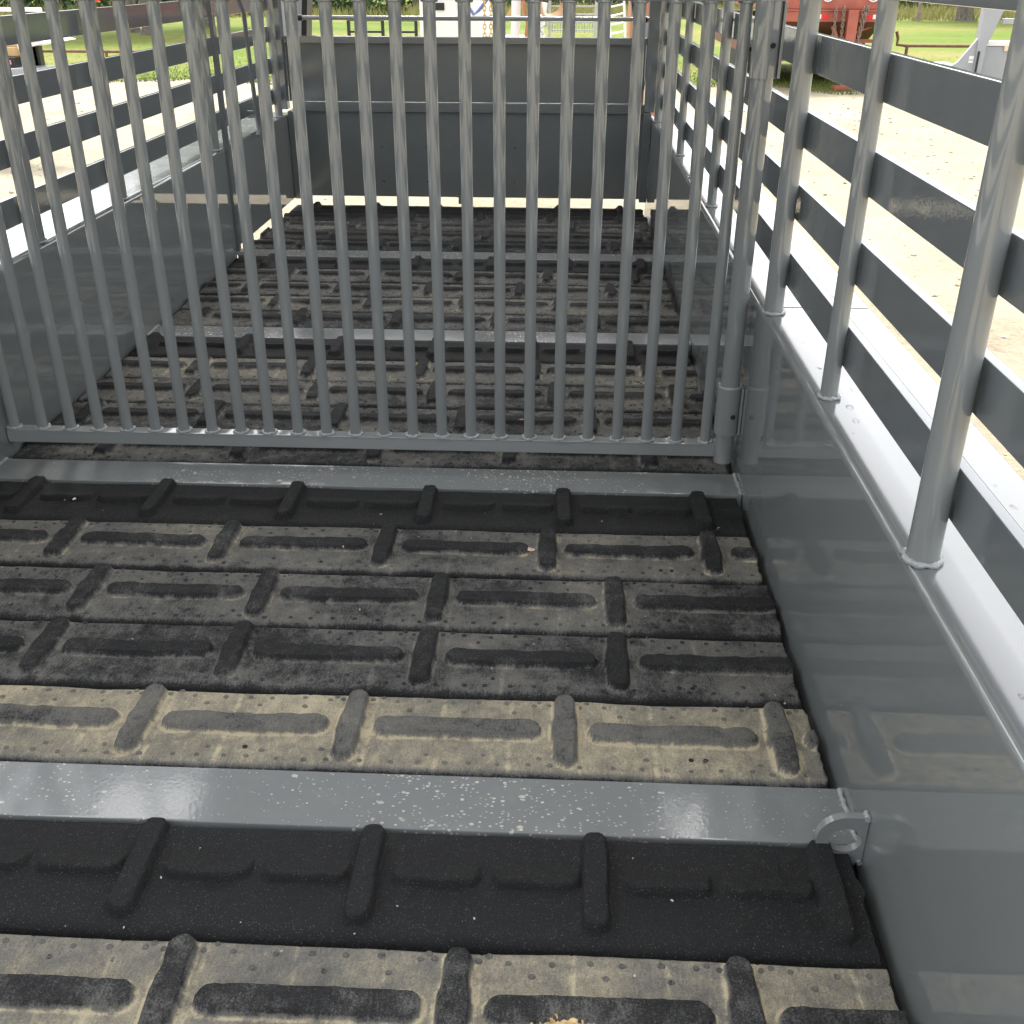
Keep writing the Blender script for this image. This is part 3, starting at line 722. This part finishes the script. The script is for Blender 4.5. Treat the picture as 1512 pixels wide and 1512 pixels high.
# ------------------------------------------------------------------ black flatbed at the left
t = empty('black_trailer', (-7.2, 12, GZ), 'black flatbed trailer loaded with tan lumber, parked beside the left slats', 'trailer')
MB().box(-9.5, -6.1, 11.8, 12.3, .18, .255, .01).build('deck', GREYT, t)
MB().box(-9.5, -6.36, 11.9, 12.2, .257, .36, .01).build('rub_box', BLACKP, t)
MB().box(-6.5, -6.4, 11.885, 11.899, .29, .33).build('tag_plate', PINK, t)
for i in range(3): MB().box(-9.4, -6.38, 12.0+i*.2, 12.17+i*.2, .362, .45, .006).build('lumber', LUMBER, t)
MB().box(-9.3, -6.38, 12.05, 12.4, .452, .48, .006).build('lumber', LUMBER, t)
MB().prism([(-6.3, .50), (-6.02, .52), (-5.95, .505), (-6.3, .44)], 1, 11.9, 12.6).build('fender', WHITEP, t)
MB().box(-6.28, -6.22, 12.2, 12.3, .256, .45).build('fender_stay', BLACKP, t)
MB().box(-9.5, -6.12, 12.2, 12.25, .79, .83).build('head_rail', WHITEP, t)
for x in (-9.3, -7.6, -6.3): MB().box(x, x+.05, 12.2, 12.25, .256, .79).build('stake', BLACKP, t)
for y in (12.4, 13.4): MB().tube((-8.6, y, GZ+.3), (-8.3, y, GZ+.3), .3, 20).build('wheel', TYRE, t)
MB().box(-8.0, -7.9, 12, 12.1, GZ, .18).build('jack_leg', BLACKP, t)
MB().box(-9.5, -8.9, 11.95, 12.6, .482, 1.2, .02).build('tool_box', BLACKP, t)
bx = MB().box(-8.8, -5.68, 12.5, 12.6, .905, .97, .006).box(-8.8, -8.7, 12.5, 12.6, .256, .905).build('overhead_beam', LUMBER, t)
MB().tube((-5.67, 12.55, .93), (-5.60, 12.55, .93), .05, 16).build('marker_lamp', REDL, t)

# ------------------------------------------------------------------ equipment seen over the front wall
t = empty('white_truck', (-1.7, 12, GZ), 'white slant-sided truck bed with small dark windows, seen over the front wall', 'truck')
MB().prism([(-2.0, GZ+.35), (-1.22, GZ+.35), (-1.36, .6), (-1.46, .95), (-1.55, 1.7), (-2.0, 1.7)], 1, 12, 14.5).build('bed_panel', WHITEP, t)
MB().box(-1.83, -1.74, 11.985, 11.999, .83, .9).box(-1.60, -1.55, 11.985, 11.999, .84, .9).build('window', BLACKP, t)
for x in (-1.95, -1.45): MB().tube((x, 12.5, GZ+.3), (x+.2, 12.5, GZ+.3), .3, 20).build('wheel', TYRE, t)
t = empty('equipment_rack', (-.4, 12, GZ), 'grey slatted equipment rack standing ahead of the front wall', 'rack')
for x in (-.66, -.18): MB().box(x, x+.03, 12, 12.04, GZ, 1.3).build('upright', GALV, t)
for i in range(9): MB().box(-.63, -.18, 12.005, 12.03, .64+i*.075, .655+i*.075).build('slat', GALV, t)
for i in range(16): MB().box(-.62+i*.028, -.612+i*.028, 12.035, 12.045, .62, .74).build('wire', GALV, t)
b = MB()
for i in range(7): b.path([(-.66+.13*math.cos(a)+.01*i, 11.8-.012*i, .90+(.1+.008*i)*math.sin(a)) for a in np.linspace(0, 2*PI, 20)[:-1]], .009, 6, True)
hz = tag(b.build('coiled_hose', HOSEM), 'tan hose hung in loose coils on the grey equipment rack', 'hose')
t = empty('step_ladder', (.05, 11.6, GZ), 'white ladder leaning beside the equipment rack', 'ladder')
for x in (-.02, .13): MB().tube((x+.1, 11.5, GZ), (x-.05, 11.7, 1.2), .012, 10).build('rail', WHITEP, t)
for i in range(24): f = i/24; x = .08-.15*f; MB().tube((x, 11.5+.2*f, GZ+1.95*f), (x+.15, 11.5+.2*f, GZ+1.95*f+.03), .008, 8).build('rung', WHITEP, t)
t = empty('salmon_trailer', (.8, 13, GZ), 'salmon-painted steel trailer end at the right beyond the front wall', 'trailer')
MB().box(.25, .6, 13, 13.6, GZ+.4, 1.6, .02).build('end_panel', SALM, t)
for x in (.27, .43): MB().tube((x, 13.3, GZ+.3), (x+.15, 14, GZ+.3), .3, 20).build('wheel', TYRE, t)
t = empty('machinery_cart', (-.9, 12.4, GZ), 'cart of pale pipes and copper hooks standing between the truck and the rack', 'cart')
MB().box(-1.3, -.7, 12.5, 13, GZ+.5, .55, .01).build('bin', GALV, t)
MB().prism([(-1.15, .72), (-1.1, .70), (-.84, .95), (-.82, 1.1), (-.9, 1.1)], 1, 12.3, 12.4).build('tilted_plate', LUMBER, t)
MB().tube((-1.02, 12.3, .45), (-1.0, 12.3, 1.05), .05, 14).tube((-.78, 12.3, .45), (-.72, 12.3, .9), .05, 14).build('pipe', WHITEP, t)
for x in (-.9, -.83): MB().path([(x, 12.2, 1.1), (x-.02, 12.2, .85), (x+.02, 12.2, .7), (x, 12.2, .56)], .018, 8).build('hook', SALM, t)
MB().path([(-.74, 12.0, .78), (-.68, 12.0, .8), (-.68, 12.0, .7), (-.75, 12.0, .66), (-.7, 12.0, .6)], .012, 8).build('hook', GALV, t)
for x in (-1.2, -.8): MB().tube((x, 12.7, GZ+.25), (x+.1, 12.7, GZ+.25), .25, 18).build('wheel', TYRE, t)

# ------------------------------------------------------------------ trees
def leaves(name, pts, size, m, parent=None):
    n = len(pts); a = rng.normal(size=(n, 3)); a /= np.linalg.norm(a, axis=1)[:, None]; c = np.cross(a, rng.normal(size=(n, 3))); c /= np.linalg.norm(c, axis=1)[:, None]
    s = size*rng.uniform(.6, 1.3, n)[:, None]; V = np.stack([pts-a*s, pts+c*s*.6, pts+a*s, pts-c*s*.6], 1).reshape(-1, 3)
    me = bpy.data.meshes.new(name); me.vertices.add(4*n); me.vertices.foreach_set('co', V.ravel()); me.loops.add(4*n)
    me.loops.foreach_set('vertex_index', np.arange(4*n)); me.polygons.add(n); me.polygons.foreach_set('loop_start', np.arange(n)*4)
    me.materials.append(m); me.update(calc_edges=True); return link(name, me, parent)
def tree(x, y, h, r, trunk_h, m, label, group=None, tr_=.3, n=2600):
    t = empty('broadleaf_tree', (x, y, GZ), label, 'tree', group)
    b = MB().path([(x, y, GZ-.1), (x+.02, y, GZ+.25), (x, y, GZ+trunk_h), (x+.1, y, GZ+h*.7)], [tr_*1.7, tr_*1.05, tr_*.9, tr_*.4], 12)
    for i in range(5):
        a = random.uniform(0, 2*PI); b.path([(x, y, GZ+trunk_h*random.uniform(.8, 1.1)), (x+math.cos(a)*r*.4, y+math.sin(a)*r*.4, GZ+trunk_h+h*.2), (x+math.cos(a)*r*.8, y+math.sin(a)*r*.8, GZ+trunk_h+h*.32)], [tr_*.5, tr_*.3, tr_*.1], 7)
    b.build('trunk', BARK, t)
    P_ = []
    for i in range(26):
        c = rng.normal(size=3); c /= np.linalg.norm(c); c *= rng.uniform(.3, .95); c = np.array([x, y, GZ+trunk_h+(h-trunk_h)*.5])+c*np.array([r, r, (h-trunk_h)*.5])
        q = rng.normal(size=(n//26, 3))*np.array([r*.2, r*.2, r*.16]); P_.append(c+q)
    leaves('crown', np.concatenate(P_), .17, m, t)
tree(16.7, 50.6, 9, 4, 3.0, LEAF1, 'lone broad tree with a flared trunk in the pasture at the right', tr_=.34)
tree(-15.0, 38.2, 8, 3.2, 3.1, LEAF2, 'leftmost of the three pale-trunked trees beyond the left slats', tr_=.16)
tree(-14.0, 37.0, 9, 3.4, 3.3, LEAF2, 'middle of the three pale-trunked trees beyond the left slats', tr_=.24)
tree(-13.6, 41.5, 9, 3.4, 3.3, LEAF1, 'rightmost of the three pale-trunked trees beyond the left slats', tr_=.28)
i = 0
for x in np.arange(-44, 50, 4.3):
    i += 1; m = LEAF1 if i % 2 else LEAF2
    tree(x+random.uniform(-1, 1), 68+random.uniform(-3, 6)-(9 if x < -8 else 0), random.uniform(8, 12), random.uniform(3.2, 4.6), 2.2, m, 'dense woodland tree standing in the far tree line', 'trees of the far tree line', .2, 2200)
pts = np.stack([rng.uniform(-50, 55, 26000), np.zeros(26000), np.zeros(26000)], 1)
pts[:, 1] = np.where(pts[:, 0] < -8, 55, 64)+rng.normal(0, 1.2, 26000)+np.sin(pts[:, 0]*.9); pts[:, 2] = GZ+np.abs(rng.normal(0, 1.2, 26000))*(1+.4*np.sin(pts[:, 0]*1.7))
u_ = leaves('undergrowth', pts, .16, LEAF1); u_['kind'] = 'stuff'; tag(u_, 'dense green undergrowth along the foot of the tree line', 'undergrowth')
